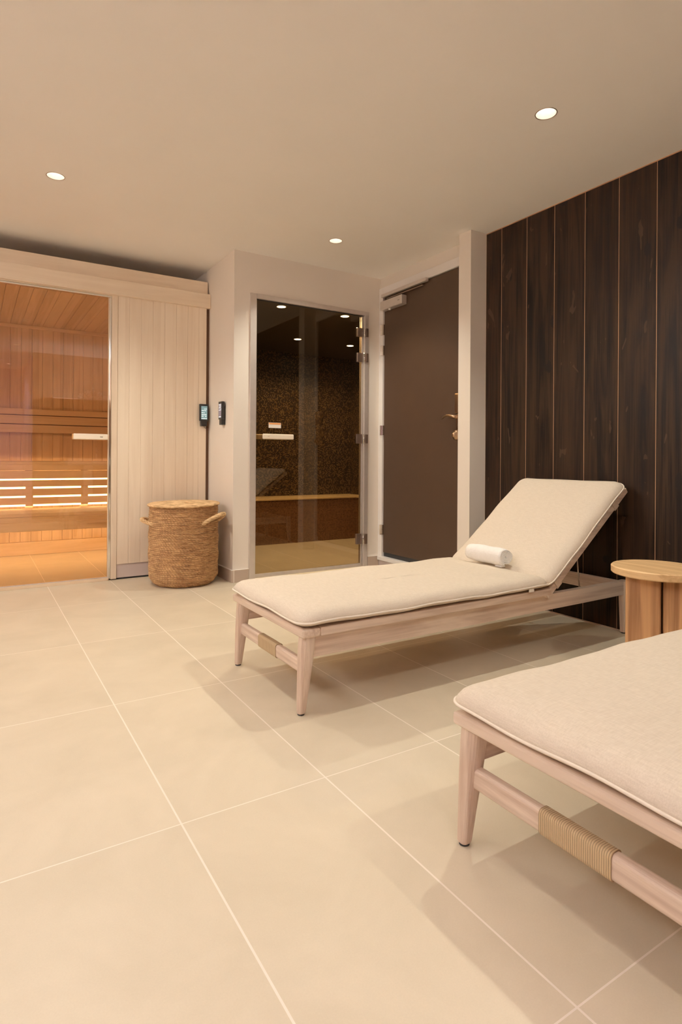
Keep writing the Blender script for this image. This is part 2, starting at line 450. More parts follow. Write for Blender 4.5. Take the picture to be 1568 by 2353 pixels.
# skirting tiles
b = NB(); box(b, (XC-.012, YW-.012, 0), (1.60, YW, .082), .002); box(b, (XC-.012, YW, 0), (XC, YS-.02, .082), .002)
struct('baseboard_back', b, M['skirt'])
b = NB(); box(b, (2.585, YW-.012, 0), (XD-.012, YW, .085), .002); struct('baseboard_corner', b, M['skirt'])
b = NB(); box(b, (XC-.0125, YW-.0125, .082), (1.60, YW, .0845)); box(b, (XC-.0125, YW, .082), (XC, YS-.02, .0845))
box(b, (1.489, YW-.0135, 0), (1.4925, YW-.011, .0845)); box(b, (2.585, YW-.0125, .085), (XD-.012, YW, .0875))
struct('trim_2', b, M['paper'])

# uplighters added on the unseen left wall only to brighten the ceiling
for (y, lab) in ((2.75, 'white wall uplighter on the left wall near the sauna'), (.75, 'white wall uplighter on the left wall near the side room')):
    t = thing('wall_uplighter', (XL, y, 1.62), lab, 'wall lamp', 'wall uplighters')
    b = NB()
    for a, c in (((XL, y-.30, 1.60), (XL+.10, y+.30, 1.615)), ((XL, y-.30, 1.615), (XL+.012, y+.30, 1.70)), ((XL+.088, y-.30, 1.615), (XL+.10, y+.30, 1.70)), ((XL+.012, y-.30, 1.615), (XL+.088, y-.288, 1.70)), ((XL+.012, y+.288, 1.615), (XL+.088, y+.30, 1.70))): box(b, a, c)
    part('housing', b, M['whiteframe'], t)
    b = NB(); box(b, (XL+.014, y-.286, 1.64), (XL+.086, y+.286, 1.65)); part('diffuser', b, M['pane'], t)
    l = bpy.data.lights.new('uplight', 'AREA'); l.shape = 'RECTANGLE'; l.size = .06; l.size_y = .5; l.energy = ADDED_UPLIGHT; l.color = COOL
    o = bpy.data.objects.new('uplight', l); COL.objects.link(o); o.parent = t; o.location = (.05, 0, .085); o.rotation_euler = (PI, math.radians(-35), 0)

# ------------------------------------------------------------------ door 1 (dark brown)
d1 = thing('door_1', (XD, 3.26, 0), kind='structure')
b = NB()
box(b, (XD-.012, 3.712, .08), (XD+.05, YW-.001, 2.169), .003); box(b, (XD-.012, 2.765, 2.108), (XD+.05, 3.712, 2.169), .003); box(b, (XD-.012, 2.765, .08), (XD+.05, 2.80, 2.108), .003)
part('door_frame', b, M['whiteframe'], d1)
b = NB(); box(b, (XD+.002, 2.802, .118), (XD+.045, 3.709, 2.105), .002); leaf = part('door_leaf', b, M['doorleaf'], d1)
b = NB(); box(b, (XD+.01, 2.802, .085), (XD+.045, 3.709, .117)); part('seal', b, M['rubber'], d1)
b = NB(); box(b, (XD-.03, 2.78, .058), (XD+.04, 3.745, .086), .003); part('threshold', b, M['whiteframe'], d1)
b = NB(); box(b, (XD-.01, 2.78, .0), (XD+.03, 3.755, .058)); part('step', b, M['plinth'], d1)
for z0, z1 in ((1.80, 1.881), (1.644, 1.718), (1.026, 1.10), (.256, .331)):
    zm = (z0+z1)/2
    b = NB(); tube(b, [(XD-.018, 3.722, z0), (XD-.018, 3.722, zm-.003)], .008, 12); tube(b, [(XD-.018, 3.722, zm+.003), (XD-.018, 3.722, z1)], .008, 12)
    tube(b, [(XD-.018, 3.722, zm-.003), (XD-.018, 3.722, zm+.003)], .0095, 12); box(b, (XD-.014, 3.700, z0), (XD-.002, 3.724, z1)); box(b, (XD-.016, 3.72, z0), (XD-.006, 3.738, zm-.002))
    part('hinge', b, M['chrome'], d1, loc=(XD, 3.72, zm))
b = NB(); box(b, (XD-.05, 3.43, 1.980), (XD+.002, 3.70, 2.05), .006); cl = part('door_closer', b, M['alu'], d1)
b = NB(); box(b, (XD-.04, 3.17, 2.082), (XD-.013, 3.70, 2.108), .003); part('slide_rail', b, M['alu'], cl)
b = NB(); box(b, (XD-.03, 3.22, 2.062), (XD-.016, 3.64, 2.070), .002, M=None); part('closer_arm', b, M['hinge'], cl)
b = NB(); lathe(b, [(.0, -.012), (.008, -.012), (.010, -.004), (.010, .003)], (XD-.03, 3.60, 1.982), 16); part('closer_cap', b, M['paper'], cl, True)
b = NB(); box(b, (XD-.0506, 3.455, 2.012), (XD-.05, 3.475, 2.015)); part('maker_mark', b, M['rubber'], cl)
# lever set, half hidden by the pier
b = NB(); box(b, (XD-.035, 2.81, 1.14), (XD+.002, 2.885, 1.275), .012, 3); esc = part('lock_plate', b, M['bronze'], d1, True)
b = NB(); box(b, (XD-.028, 2.812, .965), (XD+.002, 2.876, 1.14), .010, 3); part('lower_plate', b, M['bronze'], d1, True)
b = NB(); tube(b, [(XD, 2.86, 1.115), (XD-.045, 2.86, 1.118)], .011, 12)
tube(b, [(XD-.045, 2.852, 1.118), (XD-.05, 2.875, 1.121), (XD-.052, 2.905, 1.128), (XD-.05, 2.935, 1.130), (XD-.046, 2.965, 1.124), (XD-.042, 2.992, 1.110)], [.0105, .0105, .009, .008, .007, .004], 12)
part('lever_handle', b, M['bronze'], d1, True)
b = NB(); Mx = Matrix.Translation((XD-.0, 2.862, 1.0)) @ Matrix.Rotation(-PI/2, 4, 'Y')
lathe(b, [(.0, 0), (.034, .0), (.034, .034), (.029, .044), (.016, .050), (.014, .062), (.0, .062)], (0, 0, 0), 28, Mx); part('thumb_turn', b, M['bronze'], d1, True)

# ------------------------------------------------------------------ door 2 (steam room, tinted glass)
d2 = thing('door_2', (2.09, YW, 0), kind='structure')
b = NB(); fy0, fy1 = YW-.012, YW+.05
box(b, (1.601, fy0, 0), (1.646, fy1, 1.974), .002); box(b, (2.546, fy0, 0), (2.582, fy1, 1.974), .002); box(b, (1.646, fy0, 1.942), (2.546, fy1, 1.974), .002)
part('door_frame', b, M['alu'], d2)
b = NB(); box(b, (1.648, YW+.006, .012), (2.53, YW+.022, .038), .002); part('bottom_rail', b, M['alu'], d2)
b = NB(); box(b, (1.655, YW+.010, .038), (2.528, YW+.018, 1.936)); g2 = part('glass_pane', b, M['glass_dark'], d2)
b = NB(); box(b, (2.529, YW+.004, .02), (2.537, YW+.03, 1.936)); box(b, (2.54, YW-.004, .02), (2.545, YW+.03, 1.938)); box(b, (2.526, YW+.024, .02), (2.547, YW+.03, 1.9415)); box(b, (1.648, YW+.004, .04), (1.6535, YW+.02, 1.938)); part('seal', b, M['alu'], d2)
b = NB(); box(b, (1.648, YW+.004, 1.9375), (2.545, YW+.03, 1.9415)); part('head_gap', b, M['rubber'], d2)
for z0, z1 in ((1.777, 1.845), (1.583, 1.653), (.958, 1.030), (.186, .266)):
    b = NB(); box(b, (2.482, YW-.006, z0), (2.532, YW+.009, z1), .002); box(b, (2.548, YW-.024, z0+.002), (2.574, YW-.012, z1-.002), .002)
    hg = part('hinge', b, M['hinge'], d2, loc=(2.53, YW, z0))
    b = NB(); tube(b, [(2.540, YW-.016, z0), (2.540, YW-.016, z1)], .006, 10); part('hinge_pin', b, M['chrome'], hg, True)
b = NB(); box(b, (1.69, YW-.034, .9735), (1.928, YW-.018, 1.010), .006, 3); box(b, (1.705, YW-.02, .982), (1.725, YW+.010, 1.002)); box(b, (1.885, YW-.02, .982), (1.905, YW+.010, 1.002))
hd = part('door_handle', b, M['handle_cream'], d2)
b = NB(); box(b, (1.725, YW-.0346, .990), (1.738, YW-.034, .993)); part('maker_mark', b, M['strap'], hd)
b = NB(); box(b, (1.662, YW+.022, .9735), (1.90, YW+.04, 1.008), .006, 3); part('inner_handle', b, M['handle_cream'], d2)
b = NB(); box(b, (1.751, YW+.0085, 1.054), (1.846, YW+.0096, 1.091)); st = part('warning_sticker', b, M['paper'], d2)
b = NB(); box(b, (1.753, YW+.0078, 1.079), (1.844, YW+.0084, 1.089)); part('orange_band', b, M['orange'], st)

# steam room interior
b = NB(); box(b, (XC+.07, 5.60, 0), (XE, 5.68, 2.0)); struct('wall_steam_back', b, M['mosaic'])
b = NB(); box(b, (3.60, YW+.09, 0), (XE, 5.6, 2.0)); struct('wall_steam_right', b, M['mosaic'])
b = NB(); box(b, (XC+.07, YW+.09, 0), (XC+.075, 5.6, 2.0)); struct('wall_steam_left', b, M['mosaic'])
b = NB(); box(b, (2.79, YW+.085, 0), (3.6, YW+.09, 2.0)); struct('wall_steam_front', b, M['mosaic'])
b = NB(); box(b, (XC+.075, YW+.09, 1.96), (3.6, 5.6, 2.0)); struct('ceiling_steam', b, M['steam_dark'])
sb = thing('steam_bench', (2.5, 5.4, 0), 'brown mosaic bench with a pale golden stone edge along the steam room wall', 'bench')
b = NB(); box(b, (XC+.077, 5.23, 0), (3.598, 5.598, .428)); box(b, (3.45, YW+.5, 0), (3.599, 5.23, .428)); part('bench_front', b, M['mosaic_red'], sb)
b = NB(); box(b, (XC+.077, 5.215, .428), (3.599, 5.598, .447), .005); box(b, (3.435, YW+.5, .428), (3.599, 5.215, .447), .005); part('bench_top', b, M['gold'], sb)
for i, (x, y, lab) in enumerate(((1.916, 3.921, 'front left'), (2.462, 3.909, 'front right'), (2.568, 4.905, 'rear left'), (3.15, 4.90, 'rear right'))):
    t = thing('steam_downlight', (x, y, 1.96), 'bright round recessed lamp in the dark steam room ceiling, %s of the four' % lab, 'lamp', 'lamps in the steam room ceiling')
    b = NB(); lathe(b, [(.040, -.001), (.040, -.004), (.032, -.004), (.032, .0)], (x, y, 1.96), 32); part('trim_ring', b, M['alu'], t, True)
    b = NB(); lathe(b, [(0, -.0035), (.032, -.0035)], (x, y, 1.96), 32); part('lamp_disc', b, M['steam_bulb'], t)
    l = bpy.data.lights.new('steam_spot', 'SPOT'); l.energy = 48; l.color = (1, .80, .54); l.spot_size = math.radians(150); l.spot_blend = .6; l.shadow_soft_size = .03
    o = bpy.data.objects.new('steam_spot', l); COL.objects.link(o); o.location = (0, 0, -.012); o.parent = t

# ------------------------------------------------------------------ sauna cabin
SR = 1.462                                                      # right end of the cabin front
sc = thing('sauna_cabin', (.3, YS, 0), 'pale wooden sauna cabin with a bronze glass front and vertical board panel', 'sauna')
b = NB()
for i in range(8):                                              # vertical boards right of the glass
    x0 = [.833, .910, .990, 1.071, 1.153, 1.236, 1.320, 1.403][i]; x1 = [.910, .990, 1.071, 1.153, 1.236, 1.320, 1.403, SR][i]
    box(b, (x0+.0006, YS, .105), (x1-.0006, YS+.016, 1.975), .0018, 2)
box(b, (.84, YS+.003, .105), (SR-.003, YS+.04, 1.975))
part('board_panel', b, M['aspen_panel'], sc)
b = NB(); box(b, (.835, YS+.006, .012), (SR, YS+.03, .104)); part('plinth', b, M['plinth'], sc)
b = NB(); box(b, (.79, YS+.014, .0), (SR, YS+.04, .012)); part('plinth_shadow_gap', b, M['rubber'], sc)
b = NB(); box(b, (SR, YS+.012, 0), (XC-.001, YS+.04, 1.975)); part('wall_gap', b, M['darkgap'], sc)
b = NB(); box(b, (.794, YS-.006, .008), (.832, YS+.04, 1.942), .002); part('door_post', b, M['aspen_z'], sc)
b = NB(); box(b, (XL+.001, YS-.024, 1.948), (XC-.002, YS+.02, 2.052), .004); part('cornice_board', b, M['aspen_x'], sc)
b = NB(); box(b, (XL+.001, YS+.015, 2.053), (XC-.012, YS+.05, 2.150), .003); part('cornice_board', b, M['aspen_x'], sc)
b = NB(); box(b, (XL+.001, YS-.006, 1.9415), (.832, YS+.03, 1.9478), .001); part('head_rail', b, M['aspen_x'], sc)
b = NB(); box(b, (XL+.001, YS-.001, 1.929), (.793, YS+.03, 1.940), .001); box(b, (.779, YS-.001, .012), (.7925, YS+.03, 1.929), .002); part('chrome_trim', b, M['chrome'], sc)
b = NB(); box(b, (.773, YS+.004, .02), (.7785, YS+.02, 1.926)); part('glass_edge', b, M['aspen_z'], sc)
b = NB(); box(b, (XL+.001, YS-.004, 0), (.778, YS+.05, .020), .002); part('sill', b, M['sauna_bench'], sc)
b = NB(); box(b, (XL+.001, YS-.002, .0205), (.778, YS+.022, .026)); part('sill_trim', b, M['alu'], sc)
b = NB(); box(b, (XL+.001, YS+.006, .027), (.7725, YS+.014, 1.928)); gs = part('glass_front', b, M['glass'], sc)
b = NB(); box(b, (.552, YS-.045, .957), (.765, YS-.028, .9955), .005, 3); box(b, (.575, YS-.03, .967), (.595, YS+.006, .985)); box(b, (.725, YS-.03, .967), (.745, YS+.006, .985))
hs = part('door_handle', b, M['handle_cream'], sc)
b = NB(); box(b, (.715, YS-.0456, .9745), (.733, YS-.045, .978)); part('maker_mark', b, M['rubber'], hs)
b = NB(); box(b, (.552, YS+.015, .957), (.77, YS+.035, .9955), .005, 3); part('inner_handle', b, M['handle_cream'], sc)
# lining
SY = 5.70
def boards_x(b, y0, y1, z0, z1, xa, xb, pitch=.0815, off=.010):
    x = off + math.floor((xa-off)/pitch)*pitch
    while x < xb:
        a, c = max(x, xa), min(x+pitch, xb)
        if c-a > .004: box(b, (a+.001, y0, z0), (c-.001, y1, z1), .0025, 1)
        x += pitch
b = NB(); boards_x(b, SY, SY+.014, .112, 1.955, XL+.05, 1.44); box(b, (XL+.01, SY+.01, .05), (1.46, SY+.03, 1.99)); part('back_lining', b, M['sauna_wall'], sc)
b = NB(); box(b, (XL+.01, YS+.06, 1.975), (1.46, SY, 1.99))
x = .007 - .0815*22
while x < 1.40:
    if x > XL: box(b, (x+.001, YS+.05, 1.962), (x+.0805, SY-.02, 1.976), .0025, 1)
    x += .0815
part('ceiling_lining', b, M['sauna_ceil'], sc)
b = NB(); box(b, (XL+.05, SY-.02, 1.935), (1.44, SY, 1.9615), .002); part('ceiling_batten', b, M['sauna_bench'], sc)
b = NB(); box(b, (XL+.02, SY-.016, .001), (1.44, SY+.01, .110), .003); part('foot_board', b, M['sauna_bench'], sc)
b = NB(); box(b, (1.44, YS+.045, 0), (1.46, SY+.01, 1.99)); part('side_lining', b, M['sauna_wall'], sc)
b = NB(); box(b, (XL+.002, YS+.06, 0), (XL+.02, SY+.01, 1.99)); part('side_lining', b, M['sauna_wall'], sc)
b = NB(); box(b, (XL+.001, YS+.05, 2.00), (XC-.03, SY+.04, 2.02)); part('roof_board', b, M['aspen_x'], sc)

# backrest
b = NB(); box(b, (XL+.03, SY-.029, 1.06), (1.435, SY-.022, 1.24)); bk = part('backrest', b, M['darkgap'], sc)  # dark board: shade of the slat gaps put into its colour
for x in (-1.2, -.5, .2, .9):
    b = NB(); box(b, (x, SY-.022, 1.05), (x+.04, SY, 1.24)); part('bracket', b, M['sauna_wall'], bk)
for z0, z1 in ((1.198, 1.247), (1.120, 1.191), (1.046, 1.113)):
    b = NB(); box(b, (XL+.03, SY-.05, z0), (1.435, SY-.03, z1), .003); part('slat', b, M['sauna_bench'], bk)

# upper bench
ub = thing('sauna_bench', (.2, 5.35, 0), 'upper sauna bench with glowing light lines between its front slats', 'bench', 'sauna benches')
b = NB()
for i in range(5): box(b, (XL+.03, 5.05+i*.118, .782), (1.435, 5.05+i*.118+.108, .806), .004)
part('seat_boards', b, M['sauna_bench'], ub)
for z0, z1 in ((.737, .7815), (.674, .734)):
    b = NB(); box(b, (XL+.03, 5.05, z0), (1.435, 5.066, z1), .003); part('front_board', b, M['sauna_bench'], ub)
for z0, z1 in ((.612, .6625), (.544, .598), (.478, .531)):
    b = NB(); box(b, (XL+.03, 5.05, z0), (1.435, 5.066, z1), .003); part('skirt_slat', b, M['sauna_bench'], ub)
for k, (z0, z1) in enumerate(((.6625, .674), (.598, .612), (.531, .544), (.465, .478))):
    b = NB(); box(b, (XL+.03, 5.060, z0-.001), (1.435, 5.067, z1+.001)); part('light_strip', b, M['led'], ub)
for k in range(-5, 4):
    x = .358 + k*.389
    if x < 1.40: 
        b = NB()
        for z0, z1 in ((.598, .612), (.531, .544), (.465, .478)): box(b, (x-.026, 5.053, z0), (x+.026, 5.0595, z1))
        box(b, (x-.026, 5.068, .446), (x+.026, 5.12, .78)); part('post', b, M['sauna_bench'], ub)
# lower bench
lb = thing('sauna_bench', (.2, 4.85, 0), 'lower wider sauna bench nearest the glass, lit from beneath', 'bench', 'sauna benches')
b = NB()
for i in range(4): box(b, (XL+.03, 4.65+i*.118, .418), (1.435, 4.65+i*.118+.110, .443), .004)
part('seat_boards', b, M['sauna_bench'], lb)
for z0, z1 in ((.381, .4175), (.317, .378)):
    b = NB(); box(b, (XL+.03, 4.65, z0), (1.435, 4.67, z1), .003); part('front_board', b, M['sauna_bench'], lb)
b = NB(); box(b, (XL+.03, 5.10, .380), (1.435, 5.14, .40)); part('light_strip', b, M['led_hidden'], lb)
b = NB(); box(b, (XL+.03, 5.02, .36), (1.435, 5.06, .4175)); part('carrier', b, M['sauna_bench'], lb)
def strip_light(x, y, z, sx, sy, e, rot, parent=None):
    l = bpy.data.lights.new('led_light', 'AREA'); l.shape = 'RECTANGLE'; l.size = sx; l.size_y = sy; l.energy = e; l.color = (1, .82, .52)
    o = bpy.data.objects.new('led_light', l); COL.objects.link(o); o.location = (x, y, z); o.rotation_euler = rot
    if parent: o.parent = parent; o.location = Vector((x, y, z)) - origin_of(parent)
strip_light(-.15, 5.12, .375, 3.1, .03, 2.4, (math.radians(25), 0, 0), lb)
strip_light(-.15, 5.60, .775, 3.1, .03, 4, (0, 0, 0), ub)

# ------------------------------------------------------------------ wall controllers
def controller(name, lab, grp, T, screen2):
    """built facing -Y at the origin, then placed by T (4x4)"""
    t = bpy.data.objects.new(name, None); COL.objects.link(t); t.matrix_world = T
    tag(t, lab, 'control panel', grp)
    def P(nm, bm, m, par=t): 
        o = part(nm, bm, m); o.parent = par; return o
    b = NB(); box(b, (-.033, -.032, -.062), (.033, -.010, .062), .003); body = P('housing', b, M['black'])
    b = NB(); box(b, (-.022, -.030, -.100), (.024, 0, -.055), .003); box(b, (-.02, -.012, -.06), (.02, 0, .03)); P('cradle', b, M['black'])
    b = NB(); box(b, (-.0225, -.0328, -.050), (.0225, -.032, .047)); s = P('screen', b, M['screen_b'] if screen2 else M['screen_a'], body)
    rnd = random.Random(3 if screen2 else 5)
    b = NB()
    rows = (.040, .026, .014, -.002, -.016, -.028) if not screen2 else (.040, .030, .018, .010, .002)
    for z in rows:
        x = -.02
        while x < .016:
            w = rnd.uniform(.006, .020)
            if rnd.random() < .72: box(b, (x, -.0334, z-.0016), (min(x+w, .0205), -.0328, z+.0018))
            x += w+.003
    for k in range(5): box(b, (-.0205+k*.0088, -.0334, -.0475), (-.0150+k*.0088, -.0328, -.0425))
    P('screen_writing', b, M['screen_text'], body)
    return t
M['screen_a'] = emit('screen_teal', (.13, .21, .22), 1.0)
M['screen_b'] = emit('screen_violet', (.16, .13, .15), .9)
M['screen_text'] = emit('screen_letters', (.80, .92, .95), 1.1)
c1 = controller('control_panel', 'black touch panel with lit teal screen at the sauna front edge', 'black touch panels', Matrix.Translation((1.436, YS-.001, 1.174)), False)
b = NB(); tube(b, [(0.004, -.015, -.099), (.008, -.014, -.108), (.018, -.010, -.114), (.028, -.004, -.116), (.040, .010, -.116)], .0015, 6); o = part('cable', b, M['black']); o.parent = c1
c2 = controller('control_panel', 'black touch panel with violet screen on the plaster wall beside the steam door', 'black touch panels', Matrix.Translation((XC, 3.935, 1.172)) @ Matrix.Rotation(-PI/2, 4, 'Z'), True)

# ------------------------------------------------------------------ woven laundry basket
def basket(cx, cy):
    t = thing('laundry_basket', (cx, cy, 0), 'tall round woven seagrass basket with lid and rope handles in the corner', 'basket')
    R0, Hh, rings, na, nr = .212, .520, 42, 480, 7
    bm = NB(); rows = []
    prof = []
    pitch = Hh/rings
    for i in range(rings*nr+1):
        z = i/nr*pitch; ph = (i % nr)/nr
        h = z/Hh
        R = R0 + .006*math.sin(h*PI) - (.045*max(0, 1-z/.06)**2)
        prof.append((R, z, ph, i//nr))
    rnd = random.Random(2); offs = [rnd.uniform(-.002, .002) for _ in range(rings+2)]; pha = [rnd.uniform(0, 6) for _ in range(rings+2)]
    for R, z, ph, k in prof:
        row = []
        for j in range(na):
            a = 2*PI*j/na
            bulge = .0120*math.sqrt(max(0, 1-(2*ph-1)**2))
            tw = math.sin(a*70 + ph*PI*1.4 + pha[k])
            rr = R + offs[k] + bulge*(.6+.4*tw) + .0015*math.sin(a*5+k*.7)
            zz = z + .0012*math.sin(a*7+pha[k])
            row.append(bm.verts.new((cx+rr*math.cos(a), cy+rr*math.sin(a), max(.002, zz))))
        rows.append(row)
    for A, B in zip(rows, rows[1:]):
        for j in range(na): bm.faces.new((A[j], A[(j+1) % na], B[(j+1) % na], B[j]))
    bm.faces.new(rows[0][::-1])
    part('woven_body', bm, M['straw'], t, True)
    # lid of coiled braid, sagging slightly
    bm = NB(); rows = []; RL = .232; nr2 = 26
    for i in range(nr2*4+1):
        r = RL*i/(nr2*4)
        row = []
        for j in range(120):
            a = 2*PI*j/120
            z = Hh+.016 + .0022*abs(math.sin(i*PI/4)) + .004*math.cos(a-.4)*r/RL + .012*(1-(r/RL)**2)
            row.append(bm.verts.new((cx+r*math.cos(a)+.0001*j*0, cy+r*math.sin(a), z)))
        rows.append(row)
    for k, (rr, dz) in enumerate(((RL+.004, .010), (RL+.005, .004), (RL+.003, -.002), (RL-.004, -.006), (RL-.04, -.004))):
        rows.append([bm.verts.new((cx+rr*math.cos(2*PI*j/120), cy+rr*math.sin(2*PI*j/120), Hh+.006+dz*.8+.004*math.cos(2*PI*j/120-.4)+.0015*math.sin(j*1.9))) for j in range(120)])
    for A, B in zip(rows, rows[1:]):
        for j in range(120): bm.faces.new((A[j], A[(j+1) % 120], B[(j+1) % 120], B[j]))
    bmesh.ops.remove_doubles(bm, verts=bm.verts[:], dist=.0003)
    lid = part('lid', bm, M['straw_light'], t, True)
    bm = NB(); tube(bm, [(cx-.02+dx, cy-.10+dy, Hh+.022+dz) for dx, dy, dz in ((-.045, .0, -.004), (-.02, -.008, .004), (.005, -.012, .009), (.025, -.018, .004), (.04, -.024, -.004))], .006, 8)
    part('lid_loop', bm, M['straw_light'], lid, True)
    # rope handles
    def handle(a0, a1, z0, out, lift):
        bm = NB(); n = 40; base = []
        for i in range(n+1):
            u = i/n; a = a0+(a1-a0)*u; s = math.sin(u*PI)
            r = R0 - .004 + out*s
            base.append(Vector((cx+r*math.cos(a), cy+r*math.sin(a), z0+lift*s)))
        for k in range(3):
            pts = []
            for i, p in enumerate(base):
                tn = (base[min(i+1, n)]-base[max(i-1, 0)]).normalized(); u = tn.cross(Vector((0, 0, 1))).normalized(); v = tn.cross(u)
                w = i/n*2*PI*4.5+k*2*PI/3
                pts.append(p+(u*math.cos(w)+v*math.sin(w))*.0065)
            tube(bm, pts, .008, 8)
        part('rope_handle', bm, M['straw_light'], t, True)
    handle(math.radians(-75), math.radians(-15), .405, .075, .065)
    handle(math.radians(128), math.radians(192), .40, .062, .03)
    return t
basket(1.203, 3.93)

# ------------------------------------------------------------------ loungers
def cushion(x0, y0, x1, y1, z0, prof, r, Mx, seed):
    """prof: (inset, height) rings; returns body and piping bmeshes"""
    rnd = random.Random(seed); ph = [rnd.uniform(0, 6) for _ in range(6)]
    bm = NB(); rings = []
    for ins, h in prof:
        pts = rrect(x0+ins, y0+ins, x1-ins, y1-ins, max(r-ins*.6, .012), 8, 22)
        ring = []
        for (x, y) in pts:
            w = .0022*math.sin(x*13+ph[0]) + .0018*math.sin(y*21+ph[1]) + .0012*math.sin(x*31+y*17+ph[2])
            ring.append(bm.verts.new((x, y, z0+h+w)))
        rings.append(ring)
    n = len(rings[0])
    for A, B in zip(rings, rings[1:]):
        for j in range(n): bm.faces.new((A[j], A[(j+1) % n], B[(j+1) % n], B[j]))
    bm.faces.new(rings[0][::-1])
    # top: shrink to the centre line
    cx, cy = (x0+x1)/2, (y0+y1)/2; last = rings[-1]
    for s in (.75, .45, .15):
        nx = [bm.verts.new((cx+(v.co.x-cx)*(1-(1-s)*.9), cy+(v.co.y-cy)*s, v.co.z*0 + rings[-1][0].co.z*0 + z0+prof[-1][1]+.004*(1-s)+.0012*math.sin(v.co.x*13+ph[0]))) for v in rings[-1]]
        for j in range(n): bm.faces.new((last[j], last[(j+1) % n], nx[(j+1) % n], nx[j]))
        last = nx
    bm.faces.new(last)
    bmesh.ops.transform(bm, matrix=Mx, verts=bm.verts[:])
    # piping rides on the widest ring
    k = max(range(len(prof)), key=lambda i: -prof[i][0])
    k = [i for i, p in enumerate(prof) if p[0] == min(q[0] for q in prof)][0]
    ins, h = prof[k]
    pp = NB(); pts = []
    for (x, y) in rrect(x0+ins-.001, y0+ins-.001, x1-ins+.001, y1-ins+.001, r-ins, 8, 22):
        w = .0022*math.sin(x*13+ph[0]) + .0018*math.sin(y*21+ph[1]) + .0012*math.sin(x*31+y*17+ph[2])
        pts.append((x, y, z0+h+w))
    tube(pp, pts, .0032, 8, closed=True)
    bmesh.ops.transform(pp, matrix=Mx, verts=pp.verts[:])
    return bm, pp

def leg_bm(cx, cy, tx, ty, z1, wt, wb):
    """tapered leg from floor point (cx,cy) to top (tx,ty,z1) with rounded section"""
    bm = NB(); rows = []
    for u in (0, .02, .12, .35, .62, .85, 1):
        w = wb+(wt-wb)*min(1, u*1.25); w = w*(.92 if u == 0 else 1)
        x = cx+(tx-cx)*u; y = cy+(ty-cy)*u; z = .006+(z1-.006)*u
        rows.append([bm.verts.new((x+px, y+py, z)) for px, py in rrect(-w/2, -w/2, w/2, w/2, w*.33, 4, 2)])
    n = len(rows[0])
    for A, B in zip(rows, rows[1:]):
        for j in range(n): bm.faces.new((A[j], A[(j+1) % n], B[(j+1) % n], B[j]))
    bm.faces.new(rows[0][::-1]); bm.faces.new(rows[-1]); return bm

